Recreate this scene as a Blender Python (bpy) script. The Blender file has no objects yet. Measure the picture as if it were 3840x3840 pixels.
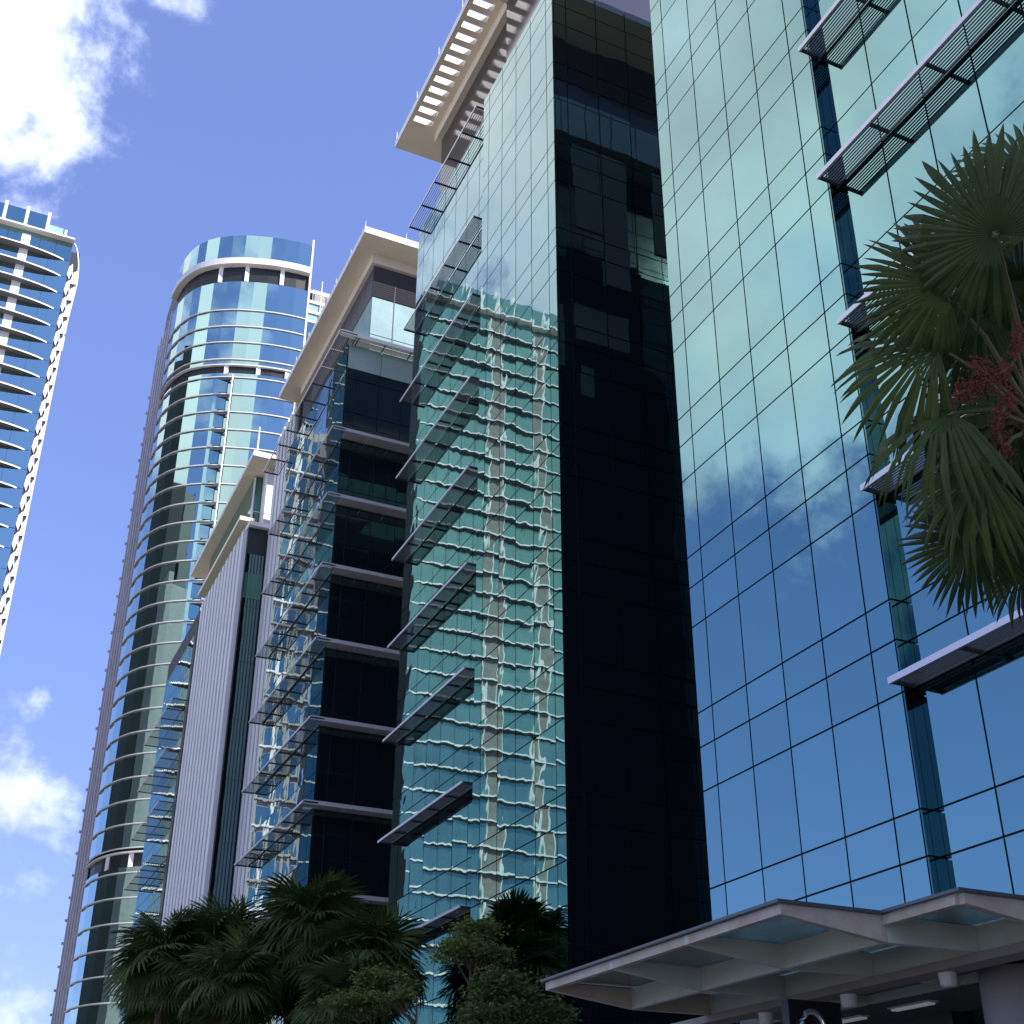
import bpy, math, random
from mathutils import Vector, Matrix
random.seed(7)
scene = bpy.context.scene
col = scene.collection
R = math.radians

# ------------------------------------------------------------------ camera
F, CX, CY, IMG = 4711.2, 1920.0, 2206.6, 3840.0
YAW, PITCH, ROLL = R(24.867), R(26.510), R(0.134)
CAM = Vector((0, 0, 1.6))
cf = Vector((math.sin(YAW)*math.cos(PITCH), math.cos(YAW)*math.cos(PITCH), math.sin(PITCH)))
cr0 = Vector((math.cos(YAW), -math.sin(YAW), 0)); cu0 = cr0.cross(cf)
cr = cr0*math.cos(ROLL) + cu0*math.sin(ROLL); cu = -cr0*math.sin(ROLL) + cu0*math.cos(ROLL)
cam = bpy.data.cameras.new('camera'); camo = bpy.data.objects.new('camera', cam); col.objects.link(camo)
camo.matrix_world = Matrix(((cr.x, cu.x, -cf.x, CAM.x), (cr.y, cu.y, -cf.y, CAM.y), (cr.z, cu.z, -cf.z, CAM.z), (0, 0, 0, 1)))
cam.sensor_width = 36; cam.lens = F/IMG*36; cam.shift_y = (CY-IMG/2)/IMG
cam.clip_start = 0.1; cam.clip_end = 6000
scene.camera = camo
def ray(px, py): return cr*((px-CX)/F) - cu*((py-CY)/F) + cf
def at_dist(px, py, d): return CAM + ray(px, py).normalized()*d
def at_y(px, py, y): v = ray(px, py); return CAM + v*(y/v.y)
def proj(P):
    v = Vector(P)-CAM; w = v.dot(cf)
    if w <= 0.1: return None
    return CX+F*v.dot(cr)/w, CY-F*v.dot(cu)/w, w

# ------------------------------------------------------------------ sky, sun, exposure
SUN_DIR = Vector((0.75, -1.0, 1.05)).normalized()
world = bpy.data.worlds.new('World'); scene.world = world; world.use_nodes = True
nt = world.node_tree; nt.nodes.clear()
def N(t, **k):
    n = nt.nodes.new(t)
    for a, b in k.items(): setattr(n, a, b)
    return n
def L(a, b): nt.links.new(a, b)
def M(op, a, b=None, c=None, clamp=False):
    n = N('ShaderNodeMath', operation=op, use_clamp=clamp)
    for i, x in enumerate((a, b, c)):
        if x is None: continue
        if isinstance(x, (int, float)): n.inputs[i].default_value = x
        else: L(x, n.inputs[i])
    return n.outputs[0]
sky = N('ShaderNodeTexSky', sky_type='NISHITA', sun_disc=False)
sky.sun_elevation = math.asin(SUN_DIR.z); sky.sun_rotation = math.atan2(SUN_DIR.x, SUN_DIR.y)
sky.air_density = 1.0; sky.dust_density = 0.35; sky.ozone_density = 3.2; sky.altitude = 60
tc = N('ShaderNodeTexCoord'); d = tc.outputs['Generated']
def azel(az, el):   # az: degrees from +Y towards -X
    a, e = R(az), R(el); return (-math.sin(a)*math.cos(e), math.cos(a)*math.cos(e), math.sin(e))
# cumulus banks: (azimuth, elevation, angular radius)
banks = [(31, 53, 20.0), (11.5, 49, 10.5), (39, 46, 15.5), (35.5, 38, 10.0), (-2.6, 15.9, 3.2), (-3.4, 12.8, 1.2), (-2.6, 6.8, 2.6), (66, 30, 9), (100, 34, 16), (-60, 40, 14), (150, 30, 15), (-120, 42, 16), (24, 9, 8), (-32, 12, 7)]
cur = None
for az, el, rad in banks:
    dot = N('ShaderNodeVectorMath', operation='DOT_PRODUCT'); L(d, dot.inputs[0]); dot.inputs[1].default_value = azel(az, el)
    ang = M('ARCCOSINE', M('MINIMUM', dot.outputs['Value'], 0.99999))
    v = M('DIVIDE', M('SUBTRACT', R(rad), ang), R(max(rad, 7.0)))
    v = M('MAXIMUM', v, -1.2)
    cur = v if cur is None else M('SMOOTH_MAX', cur, v, 0.25)
nz = N('ShaderNodeTexNoise', noise_dimensions='3D'); L(d, nz.inputs['Vector'])
nz.inputs['Scale'].default_value = 7.5; nz.inputs['Detail'].default_value = 7; nz.inputs['Roughness'].default_value = 0.58; nz.inputs['Distortion'].default_value = 0.35
nz2 = N('ShaderNodeTexNoise', noise_dimensions='3D'); L(d, nz2.inputs['Vector'])
nz2.inputs['Scale'].default_value = 30; nz2.inputs['Detail'].default_value = 5; nz2.inputs['Roughness'].default_value = 0.6
dens = M('ADD', cur, M('MULTIPLY', M('SUBTRACT', nz.outputs['Fac'], 0.5), 1.5))
dens = M('ADD', dens, M('MULTIPLY', M('SUBTRACT', nz2.outputs['Fac'], 0.5), 0.7))
mask = N('ShaderNodeMapRange', interpolation_type='SMOOTHSTEP'); L(dens, mask.inputs['Value'])
mask.inputs['From Min'].default_value = -0.06; mask.inputs['From Max'].default_value = 0.36
core = N('ShaderNodeMapRange', interpolation_type='SMOOTHSTEP'); L(dens, core.inputs['Value'])
core.inputs['From Min'].default_value = 0.15; core.inputs['From Max'].default_value = 0.95
nz3 = N('ShaderNodeTexNoise'); L(d, nz3.inputs['Vector']); nz3.inputs['Scale'].default_value = 6; nz3.inputs['Detail'].default_value = 5
shade = M('ADD', 0.38, M('MULTIPLY', nz3.outputs['Fac'], 1.02))
ccol = N('ShaderNodeMix', data_type='RGBA'); L(core.outputs[0], ccol.inputs['Factor'])
ccol.inputs['A'].default_value = (4.2, 4.6, 5.7, 1); ccol.inputs['B'].default_value = (5.3, 5.15, 5.35, 1)
cmul = N('ShaderNodeVectorMath', operation='SCALE'); L(ccol.outputs['Result'], cmul.inputs[0]); L(shade, cmul.inputs['Scale'])
tint = N('ShaderNodeMix', data_type='RGBA', blend_type='MULTIPLY'); tint.inputs['Factor'].default_value = 1
gam = N('ShaderNodeGamma'); gam.inputs['Gamma'].default_value = 0.5; L(sky.outputs[0], gam.inputs['Color'])   # the photograph's soft sky gradient
L(gam.outputs[0], tint.inputs['A']); tint.inputs['B'].default_value = (0.86, 0.98, 1.68, 1)
mix = N('ShaderNodeMix', data_type='RGBA'); L(mask.outputs[0], mix.inputs['Factor']); L(tint.outputs['Result'], mix.inputs['A']); L(cmul.outputs[0], mix.inputs['B'])
bg = N('ShaderNodeBackground'); L(mix.outputs['Result'], bg.inputs['Color']); bg.inputs['Strength'].default_value = 0.15
out = N('ShaderNodeOutputWorld'); L(bg.outputs[0], out.inputs[0])
sun = bpy.data.lights.new('sun', 'SUN'); sun.energy = 3.6; sun.angle = R(0.53); sun.color = (1, 0.95, 0.87)
suno = bpy.data.objects.new('sun', sun); col.objects.link(suno); suno.location = (30, -60, 120)
suno.rotation_euler = (-SUN_DIR).to_track_quat('-Z', 'Y').to_euler()
vs = scene.view_settings; vs.view_transform = 'Standard'; vs.look = 'None'; vs.gamma = 1; vs.use_curve_mapping = False; vs.exposure = 1.03
scene.render.engine = 'CYCLES'
scene.cycles.max_bounces = 10; scene.cycles.glossy_bounces = 7; scene.cycles.transparent_max_bounces = 12
scene.cycles.caustics_reflective = False; scene.cycles.caustics_refractive = False

# ------------------------------------------------------------------ materials
MAT = {}
def mat(name, base, rough=0.5, metal=0.0, ior=1.5, noise=None, bump=None, spec_tint=None, emit=None, trans=0, coat=0, streak=None, vary=0):
    m = bpy.data.materials.new(name); m.use_nodes = True; t = m.node_tree; b = t.nodes['Principled BSDF']
    b.inputs['Base Color'].default_value = (*base, 1); b.inputs['Roughness'].default_value = rough
    b.inputs['Metallic'].default_value = metal; b.inputs['IOR'].default_value = ior
    if trans: b.inputs['Transmission Weight'].default_value = trans
    if coat: b.inputs['Coat Weight'].default_value = coat
    if emit: b.inputs['Emission Color'].default_value = (*emit[0], 1); b.inputs['Emission Strength'].default_value = emit[1]
    ge = t.nodes.new('ShaderNodeNewGeometry'); oi = t.nodes.new('ShaderNodeObjectInfo')
    if noise:      # (scale, amount[, second colour])
        nn = t.nodes.new('ShaderNodeTexNoise'); nn.inputs['Scale'].default_value = noise[0]; nn.inputs['Detail'].default_value = 6; nn.inputs['Roughness'].default_value = 0.65
        if streak:
            mp = t.nodes.new('ShaderNodeMapping'); mp.inputs['Scale'].default_value = streak; t.links.new(ge.outputs['Position'], mp.inputs['Vector']); t.links.new(mp.outputs[0], nn.inputs['Vector'])
        else: t.links.new(ge.outputs['Position'], nn.inputs['Vector'])
        mr = t.nodes.new('ShaderNodeMapRange'); mr.inputs['From Min'].default_value = 0.35; mr.inputs['From Max'].default_value = 0.7
        t.links.new(nn.outputs['Fac'], mr.inputs['Value'])
        mx = t.nodes.new('ShaderNodeMix'); mx.data_type = 'RGBA'; mx.inputs['A'].default_value = (*base, 1)
        c2 = noise[2] if len(noise) > 2 else tuple(x*(1-noise[1]) for x in base)
        mx.inputs['B'].default_value = (*c2, 1)
        mu = t.nodes.new('ShaderNodeMath'); mu.operation = 'MULTIPLY'; mu.inputs[1].default_value = 1.0 if len(noise) <= 2 else noise[1]
        t.links.new(mr.outputs[0], mu.inputs[0]); t.links.new(mu.outputs[0], mx.inputs['Factor'])
        t.links.new(mx.outputs['Result'], b.inputs['Base Color'])
    if bump:       # (scale, distance): slow waviness of each pane, its own per object
        sc_, dist = bump
        mul = t.nodes.new('ShaderNodeMath'); mul.operation = 'MULTIPLY'; mul.inputs[1].default_value = 57.0; t.links.new(oi.outputs['Random'], mul.inputs[0])
        vm = t.nodes.new('ShaderNodeVectorMath'); vm.operation = 'ADD'; t.links.new(ge.outputs['Position'], vm.inputs[0]); t.links.new(mul.outputs[0], vm.inputs[1])
        nn = t.nodes.new('ShaderNodeTexNoise'); nn.inputs['Scale'].default_value = sc_; nn.inputs['Detail'].default_value = 1.2; nn.inputs['Roughness'].default_value = 0.4
        t.links.new(vm.outputs[0], nn.inputs['Vector'])
        bp = t.nodes.new('ShaderNodeBump'); bp.inputs['Strength'].default_value = 1.0; bp.inputs['Distance'].default_value = dist
        t.links.new(nn.outputs['Fac'], bp.inputs['Height']); t.links.new(bp.outputs[0], b.inputs['Normal'])
    if vary:       # coating differs slightly from pane to pane
        mr = t.nodes.new('ShaderNodeMapRange'); mr.inputs['To Min'].default_value = 1-vary*1.4; mr.inputs['To Max'].default_value = 1+vary*0.6; t.links.new(oi.outputs['Random'], mr.inputs['Value'])
        sc2 = t.nodes.new('ShaderNodeVectorMath'); sc2.operation = 'SCALE'; sc2.inputs[0].default_value = base; t.links.new(mr.outputs[0], sc2.inputs['Scale']); t.links.new(sc2.outputs[0], b.inputs['Base Color'])
    if spec_tint: b.inputs['Specular Tint'].default_value = (*spec_tint, 1)
    MAT[name] = m; return m
mat('glass', (0.20, 0.345, 0.345), 0.01, 1.0, bump=(1.1, 0.0026), vary=0.05)
mat('glass_flat', (0.195, 0.365, 0.36), 0.012, 1.0, bump=(0.5, 0.003), vary=0.06)
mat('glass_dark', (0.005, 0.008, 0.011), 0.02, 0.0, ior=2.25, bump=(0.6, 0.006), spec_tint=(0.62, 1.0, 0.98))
mat('glass_strip', (0.07, 0.155, 0.16), 0.02, 1.0, bump=(0.6, 0.004))
mat('glass_blue', (0.24, 0.42, 0.42), 0.02, 1.0, bump=(0.35, 0.004))
mat('glass_sky', (0.36, 0.55, 0.54), 0.02, 1.0, bump=(0.35, 0.004))
mat('glass_teal', (0.23, 0.43, 0.40), 0.12, 0.75, noise=(0.15, 0.2))
mat('teal_panel', (0.22, 0.28, 0.28), 0.5, noise=(0.5, 0.3))
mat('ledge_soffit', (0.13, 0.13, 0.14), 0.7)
mat('glass_pent', (0.42, 0.60, 0.58), 0.08, 0.15, ior=1.6, noise=(0.6, 0.25))
mat('glass_green', (0.05, 0.17, 0.12), 0.05, 0.2, ior=1.7)
mat('canopy_glass', (0.44, 0.64, 0.58), 0.10, 0.0, ior=1.45, trans=0.7, noise=(1.6, 0.4))
mat('backing', (0.012, 0.016, 0.018), 0.5)
mat('frame_dark', (0.03, 0.035, 0.04), 0.45, 0.3)
mat('penthouse_dark', (0.035, 0.033, 0.042), 0.10, 0.0, ior=1.9)
mat('louvre_dark', (0.06, 0.057, 0.07), 0.45)
mat('white_paint', (0.80, 0.79, 0.77), 0.55, noise=(1.2, 0.10))
mat('soffit', (0.80, 0.72, 0.575), 0.75, noise=(0.5, 0.10))
mat('aluminium', (0.62, 0.62, 0.66), 0.38, 0.55)
mat('slat', (0.05, 0.055, 0.06), 0.5, 0.3)
mat('fin_metal', (0.76, 0.77, 0.76), 0.4, 0.2, noise=(3.0, 0.16), streak=(1, 1, 0.15))
mat('grey_panel', (0.55, 0.54, 0.60), 0.6, noise=(0.4, 0.18))
mat('stone', (0.27, 0.265, 0.23), 0.7, noise=(1.5, 0.35))
mat('crown_grille', (0.17, 0.19, 0.23), 0.4, 0.3, noise=(1.5, 0.3))
mat('beige_wall', (0.37, 0.36, 0.35), 0.7, noise=(1.0, 0.2))
mat('concrete', (0.36, 0.35, 0.34), 0.8, noise=(1.0, 0.25))
mat('back_wall', (0.17, 0.18, 0.19), 0.6, noise=(0.4, 0.2))
mat('steel_paint', (0.47, 0.43, 0.36), 0.5, noise=(2.2, 0.75, (0.34, 0.22, 0.14)))
mat('steel_pale', (0.50, 0.57, 0.51), 0.5, noise=(1.6, 0.35, (0.34, 0.27, 0.2)))
mat('canopy_edge', (0.09, 0.10, 0.11), 0.4, 0.3)
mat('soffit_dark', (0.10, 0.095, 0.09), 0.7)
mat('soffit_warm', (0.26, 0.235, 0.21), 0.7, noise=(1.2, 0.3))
mat('column', (0.55, 0.53, 0.53), 0.5, noise=(1.5, 0.15))
mat('lamp_body', (0.55, 0.57, 0.56), 0.4)
mat('lamp_tube', (0.45, 0.5, 0.52), 0.4, emit=((0.85, 0.92, 1.0), 0.06))
mat('chrome', (0.7, 0.72, 0.72), 0.12, 1.0)
mat('black_board', (0.012, 0.012, 0.014), 0.2)
mat('city_ground', (0.40, 0.37, 0.32), 0.9, noise=(0.05, 0.25))
mat('asphalt', (0.05, 0.05, 0.052), 0.9, noise=(6, 0.3))
mat('paving', (0.36, 0.33, 0.29), 0.85, noise=(3, 0.25))
mat('kerb', (0.34, 0.33, 0.31), 0.85, noise=(3, 0.2))
mat('road_paint', (0.75, 0.75, 0.72), 0.7)
mat('soil', (0.10, 0.075, 0.05), 0.9)
mat('bark', (0.13, 0.085, 0.065), 0.9, noise=(9, 0.45), streak=(1, 1, 3))
mat('palm_bark', (0.15, 0.075, 0.055), 0.9, noise=(14, 0.5))
def leafmat(name, base, var):
    m = mat(name, base, 0.5, ior=1.45); t = m.node_tree; b = t.nodes['Principled BSDF']
    oi = t.nodes.new('ShaderNodeObjectInfo'); ge = t.nodes.new('ShaderNodeNewGeometry')
    nn = t.nodes.new('ShaderNodeTexNoise'); nn.inputs['Scale'].default_value = var; nn.inputs['Detail'].default_value = 3; t.links.new(ge.outputs['Position'], nn.inputs['Vector'])
    ad = t.nodes.new('ShaderNodeMath'); ad.operation = 'ADD'; t.links.new(nn.outputs['Fac'], ad.inputs[0]); t.links.new(oi.outputs['Random'], ad.inputs[1])
    rp = t.nodes.new('ShaderNodeValToRGB'); t.links.new(ad.outputs[0], rp.inputs[0])
    rp.color_ramp.elements[0].position = 0.3; rp.color_ramp.elements[0].color = (*[x*0.62 for x in base], 1)
    rp.color_ramp.elements[1].position = 1.25 if False else 1.0; rp.color_ramp.elements[1].color = (base[0]*1.7, base[1]*1.35, base[2]*1.1, 1)
    t.links.new(rp.outputs[0], b.inputs['Base Color'])
    b.inputs['Specular IOR Level'].default_value = 0.22; tr = t.nodes.new('ShaderNodeBsdfTranslucent'); t.links.new(rp.outputs[0], tr.inputs['Color'])
    ms = t.nodes.new('ShaderNodeMixShader'); ms.inputs[0].default_value = 0.25
    o = [n for n in t.nodes if n.type == 'OUTPUT_MATERIAL'][0]
    t.links.new(b.outputs[0], ms.inputs[1]); t.links.new(tr.outputs[0], ms.inputs[2]); t.links.new(ms.outputs[0], o.inputs[0])
leafmat('palm_leaf', (0.036, 0.074, 0.021), 2.0)
leafmat('tree_leaf', (0.070, 0.12, 0.032), 3.0)
mat('petiole', (0.10, 0.10, 0.04), 0.6)
mat('fruit', (0.13, 0.010, 0.008), 0.45)

# ------------------------------------------------------------------ helpers
class MB:
    def __init__(s): s.v, s.f, s.m, s.mi = [], [], [], 0
    def box(s, x0, x1, y0, y1, z0, z1):
        n = len(s.v)
        s.v += [(x0, y0, z0), (x1, y0, z0), (x1, y1, z0), (x0, y1, z0), (x0, y0, z1), (x1, y0, z1), (x1, y1, z1), (x0, y1, z1)]
        s.f += [(n, n+3, n+2, n+1), (n+4, n+5, n+6, n+7), (n, n+1, n+5, n+4), (n+1, n+2, n+6, n+5), (n+2, n+3, n+7, n+6), (n+3, n, n+4, n+7)]; s.m += [s.mi]*6; return s
    def prism(s, pts, z0, z1):           # plan polygon (counter-clockwise) extruded in z
        n = len(s.v); k = len(pts)
        s.v += [(p[0], p[1], z0) for p in pts] + [(p[0], p[1], z1) for p in pts]
        s.f += [tuple(range(n+k-1, n-1, -1)), tuple(range(n+k, n+2*k))] + [(n+i, n+(i+1) % k, n+k+(i+1) % k, n+k+i) for i in range(k)]; s.m += [s.mi]*(k+2); return s
    def yprism(s, pts, y0, y1):          # (x, z) polygon extruded in y
        n = len(s.v); k = len(pts)
        s.v += [(p[0], y0, p[1]) for p in pts] + [(p[0], y1, p[1]) for p in pts]
        s.f += [tuple(range(n, n+k)), tuple(range(n+2*k-1, n+k-1, -1))] + [(n+(i+1) % k, n+i, n+k+i, n+k+(i+1) % k) for i in range(k)]; s.m += [s.mi]*(k+2); return s
    def strip(s, a, b, z0, z1, t):       # a wall panel between plan points a and b with thickness t behind
        dx, dy = b[0]-a[0], b[1]-a[1]; l = math.hypot(dx, dy) or 1; nx, ny = -dy/l*t, dx/l*t
        return s.prism([a, b, (b[0]+nx, b[1]+ny), (a[0]+nx, a[1]+ny)], z0, z1)
    def tube(s, pts, rads, k=8):
        rings = []
        for i, p in enumerate(pts):
            p = Vector(p); t = (Vector(pts[min(i+1, len(pts)-1)])-Vector(pts[max(i-1, 0)])).normalized()
            a = t.cross(Vector((0, 0, 1)) if abs(t.z) < 0.9 else Vector((1, 0, 0))).normalized(); b = t.cross(a)
            rings.append(len(s.v))
            for j in range(k):
                an = 2*math.pi*j/k; s.v.append(tuple(p+(a*math.cos(an)+b*math.sin(an))*rads[i]))
        for i in range(len(rings)-1):
            for j in range(k):
                s.f.append((rings[i]+j, rings[i+1]+j, rings[i+1]+(j+1) % k, rings[i]+(j+1) % k)); s.m.append(s.mi)
        s.f.append(tuple(rings[0]+j for j in range(k))); s.m.append(s.mi)
        s.f.append(tuple(rings[-1]+j for j in range(k-1, -1, -1))); s.m.append(s.mi); return s
    def mesh(s, name, mats, smooth=False):
        me = bpy.data.meshes.new(name); me.from_pydata([tuple(v) for v in s.v], [], s.f)
        for m_ in (mats if isinstance(mats, (list, tuple)) else [mats]): me.materials.append(MAT[m_])
        me.polygons.foreach_set('material_index', s.m)
        if smooth: me.polygons.foreach_set('use_smooth', [True]*len(me.polygons))
        me.update(); return me
WPOS = {}
def link(name, data, parent=None, loc=(0, 0, 0), rot=None, scale=None):
    o = bpy.data.objects.new(name, data); col.objects.link(o); loc = Vector(loc)
    WPOS[o.name] = loc
    if parent is not None: o.parent = parent; o.location = loc-WPOS[parent.name]
    else: o.location = loc
    if rot: o.rotation_euler = rot
    if scale: o.scale = scale
    return o
def tag(o, label, cat, group=None):
    o['label'] = label; o['category'] = cat
    if group: o['group'] = group
    return o
def thing(name, label, cat, loc, group=None): return tag(link(name, None, None, loc), label, cat, group)
def struct(name, mb, m): o = link(name, mb.mesh(name, m)); o['kind'] = 'structure'; return o
def build(name, mb, m, parent, smooth=False):          # mb in world coordinates; origin put at the middle of its base
    xs = [v[0] for v in mb.v]; ys = [v[1] for v in mb.v]; zs = [v[2] for v in mb.v]
    o = Vector(((min(xs)+max(xs))/2, (min(ys)+max(ys))/2, min(zs)))
    mb.v = [(v[0]-o.x, v[1]-o.y, v[2]-o.z) for v in mb.v]
    return link(name, mb.mesh(name, m, smooth), parent, o)
UNIT = {}
def unit(m):
    if m not in UNIT: UNIT[m] = MB().box(-.5, .5, -.5, .5, -.5, .5).mesh('block_'+m, m)
    return UNIT[m]
def block(name, m, parent, x0, x1, y0, y1, z0, z1, rot=None):
    return link(name, unit(m), parent, ((x0+x1)/2, (y0+y1)/2, (z0+z1)/2), rot, (x1-x0, y1-y0, z1-z0))
def seen(c, s):
    """share of the frame a pane takes (0 when outside it)"""
    q = proj(c)
    if not q or not (-60 < q[0] < 3900 and -60 < q[1] < 3900): return 0
    return s[0]*s[2]/(q[2]**2) if s[0] > s[1] else s[1]*s[2]/(q[2]**2)*abs(c[0])/q[2]
def panes(parent, items, limit=296, jitter=0.0, name='pane'):
    """items: (x0,x1,y0,y1,z0,z1,material). The largest in view are objects, the rest one mesh."""
    sc = []
    for it in items:
        c = ((it[0]+it[1])/2, (it[2]+it[3])/2, (it[4]+it[5])/2); sc.append((seen(c, (it[1]-it[0], it[3]-it[2], it[5]-it[4])), it))
    sc.sort(key=lambda q: -q[0])
    rest = {}
    for i, (a, it) in enumerate(sc):
        if i < limit and a > 0:
            j = jitter*(2.2 if random.random() < 0.12 else 1)
            rot = (random.gauss(0, j) if it[1]-it[0] > it[3]-it[2] else 0, random.gauss(0, j) if it[1]-it[0] <= it[3]-it[2] else 0, random.gauss(0, j)) if jitter else None
            block(name, it[6], parent, *it[:6], rot=rot)
        else: rest.setdefault(it[6], MB()).box(*it[:6])
    for m_, mb in rest.items():
        o = build('pane_field', mb, m_, parent); o['kind'] = 'stuff'

# ------------------------------------------------------------------ ground, road, pavement
struct('ground', MB().box(-1500, 1500, -1500, 1500, -0.6, -0.16), 'city_ground')
struct('plaza_pavement', MB().box(-1.6, 120, -60, 190, -0.3, 0.0), 'paving')
struct('kerb', MB().box(-1.9, -1.6, -60, 190, -0.3, 0.01), 'kerb')
struct('road', MB().box(-15, -1.9, -60, 400, -0.158, -0.14), 'asphalt')
mb = MB()
for k in range(40): mb.box(-8.55, -8.4, -50+k*9, -46+k*9, -0.139, -0.136)
struct('road_marking', mb, 'road_paint')

# ------------------------------------------------------------------ the row of office blocks on the right
XF = 16.0                      # street plane all blocks share
FL = 4.216                     # floor height
ZR = [8.19, 10.46, 11.54]      # joints of one floor; they repeat every FL
PAR = 46.55                    # parapet
def rows(z0, z1):
    zs = {round(z0, 3), round(z1, 3)}
    for k in range(-3, 14):
        for z in ZR:
            q = z+k*FL
            if z0+0.25 < q < z1-0.25: zs.add(round(q, 3))
    zs = sorted(zs); return list(zip(zs[:-1], zs[1:]))
G = 0.021                      # half a joint
def street_panes(x, ycuts, z0, z1, m):
    o = []
    for a, b in zip(ycuts[:-1], ycuts[1:]):
        for c, d_ in rows(z0, z1): o.append((x, x+0.05, a+G, b-G, c+G, d_-G, m))
    return o
def cross_panes(y, sgn, xcuts, z0, z1, m, ms=None):
    o = []
    for a, b in zip(xcuts[:-1], xcuts[1:]):
        for c, d_ in rows(z0, z1): o.append((a+G, b-G, min(y, y+sgn*0.05), max(y, y+sgn*0.05), c+G, d_-G, m))
    return o
def cuts(a, b, first, pitch=1.395):
    o = [a]; y = a+first
    while y < b-0.3: o.append(y); y += pitch
    return o+[b]
SLAT = {}
def sunshade(parent, y0, y1, x_out, x_in, z, nsl=7, bays=None, edge='aluminium', label=None, slm='slat', eh=0.045, sw=0.009):
    """projecting brise-soleil along the street face: frame part with one child per slat"""
    mb = MB(); mb.box(x_out, x_out+0.05, y0, y1, z-eh, z+eh)
    mb.mi = 1; mb.box(x_in-0.03, x_in, y0, y1, z-0.04, z+0.03)
    nb = bays or max(1, round((y1-y0)/1.85))
    for k in range(nb+1):
        y = y0+(y1-y0)*k/nb; y = min(max(y, y0+0.03), y1-0.03)
        mb.box(x_out+0.05, x_in-0.03, y-0.03, y+0.03, z-0.05, z+0.03)
    fr = build('sunshade', mb, (edge, 'slat'), parent)
    if label: fr['label'] = label
    key = (round(y1-y0, 2), slm, sw)
    if key not in SLAT: SLAT[key] = MB().prism([(-sw, -(y1-y0)/2), (sw, -(y1-y0)/2), (sw, (y1-y0)/2), (-sw, (y1-y0)/2)], -0.012, 0.012).mesh('slat_bar', slm)
    for k in range(nsl):
        x = x_out+0.05+(x_in-x_out-0.08)*(k+1)/(nsl+1)
        link('slat', SLAT[key], fr, (x, (y0+y1)/2, z+0.0))
    return fr
def roof_slab(parent, x0, x1, y0, y1, z0, slots=None, th=0.43):
    mb = MB()
    if slots:
        sx0, sx1, sl = slots; sl = sorted(sl)
        mb.box(x0, sx0, y0, y1, z0, z0+th); mb.box(sx1, x1, y0, y1, z0, z0+th)
        y = y0
        for a, b in sl: mb.box(sx0, sx1, y, a, z0, z0+th); y = b
        mb.box(sx0, sx1, y, y1, z0, z0+th)
    else: mb.box(x0, x1, y0, y1, z0, z0+th)
    rs = build('roof_slab', mb, 'soffit', parent)
    mb = MB()   # white fascia set 3 mm proud round the rim
    mb.box(x0-0.02, x0-0.003, y0-0.02, y1+0.02, z0-0.004, z0+th+0.02); mb.box(x0, x1+0.02, y0-0.02, y0-0.003, z0-0.004, z0+th+0.02)
    mb.box(x0, x1, y1+0.003, y1+0.02, z0-0.004, z0+th+0.02)
    build('fascia', mb, 'white_paint', rs)
    if slots:
        for a, b in sl:
            mb = MB(); mb.box(sx0+0.003, sx1-0.003, b-0.02, b-0.003, z0+0.01, z0+th+0.03); mb.box(sx0+0.003, sx0+0.02, a, b-0.025, z0+0.01, z0+th+0.03)
            build('slot_lining', mb, 'white_paint', rs)
    return rs
def spikes(rs, pts):
    for p in pts: build('lightning_rod', MB().tube([(p[0], p[1], p[2]), (p[0], p[1], p[2]+0.55)], [0.022, 0.015], 6), 'white_paint', rs)

# ---- D: nearest block, entrance canopy at its foot
D = thing('office_block', 'nearest teal mirror-glass office block rising out of the frame above the entrance canopy', 'building', (25, 16, 0), 'row of glass office blocks')
YJ = 16.96
XN = 16.28                      # its near half is set back
build('core', MB().box(XF+0.055, 34, YJ+0.01, 23.83, 0, PAR-0.1).box(XN+0.055, 34, 7.75, YJ+0.01, 0, PAR-0.1), 'backing', D)
it = street_panes(XF, [YJ, 17.66, 19.07, 20.46, 21.84, 23.25, 23.88], 5.2, PAR, 'glass_flat')
ny = [YJ-0.02]
y = 15.39
while y > 8.0: ny.append(y); y -= 1.375
ny.append(7.7); ny = ny[::-1]
it += street_panes(XN, ny, 5.2, PAR, 'glass_flat')
xc = [XF+0.004, XF+0.145, XN+0.03]
for a, b in zip(xc[:-1], xc[1:]):
    for c, d_ in rows(5.2, PAR): it.append((a+0.006, b-0.006, YJ-0.04, YJ-0.002, c+G, d_-G, 'glass_strip'))
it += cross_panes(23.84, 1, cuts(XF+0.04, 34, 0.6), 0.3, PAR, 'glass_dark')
panes(D, it, jitter=0.0006)
build('lobby_wall', MB().box(XF+0.3, XF+0.34, 7.7, 23.8, 0, 5.1), 'glass_dark', D)
for k in range(9): sunshade(D, 7.9, 16.90, 15.62, 16.25, 10.60+k*FL, nsl=7, bays=5, eh=0.065, sw=0.012)
def penthouse(parent, y0, y1, x0, jog=None, glassm='glass_pent', wallm='penthouse_dark', top=53.5):
    mb = MB()
    if jog: mb.box(x0, 33, jog, y1, PAR-0.1, 54.2).box(x0-0.4, 33, y0, jog-0.01, PAR-0.1, 54.2)
    else: mb.box(x0, 33, y0, y1, PAR-0.1, 54.2)
    return build('penthouse', mb, wallm, parent)
ph = penthouse(D, 8.6, 22.8, 17.5)
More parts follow.
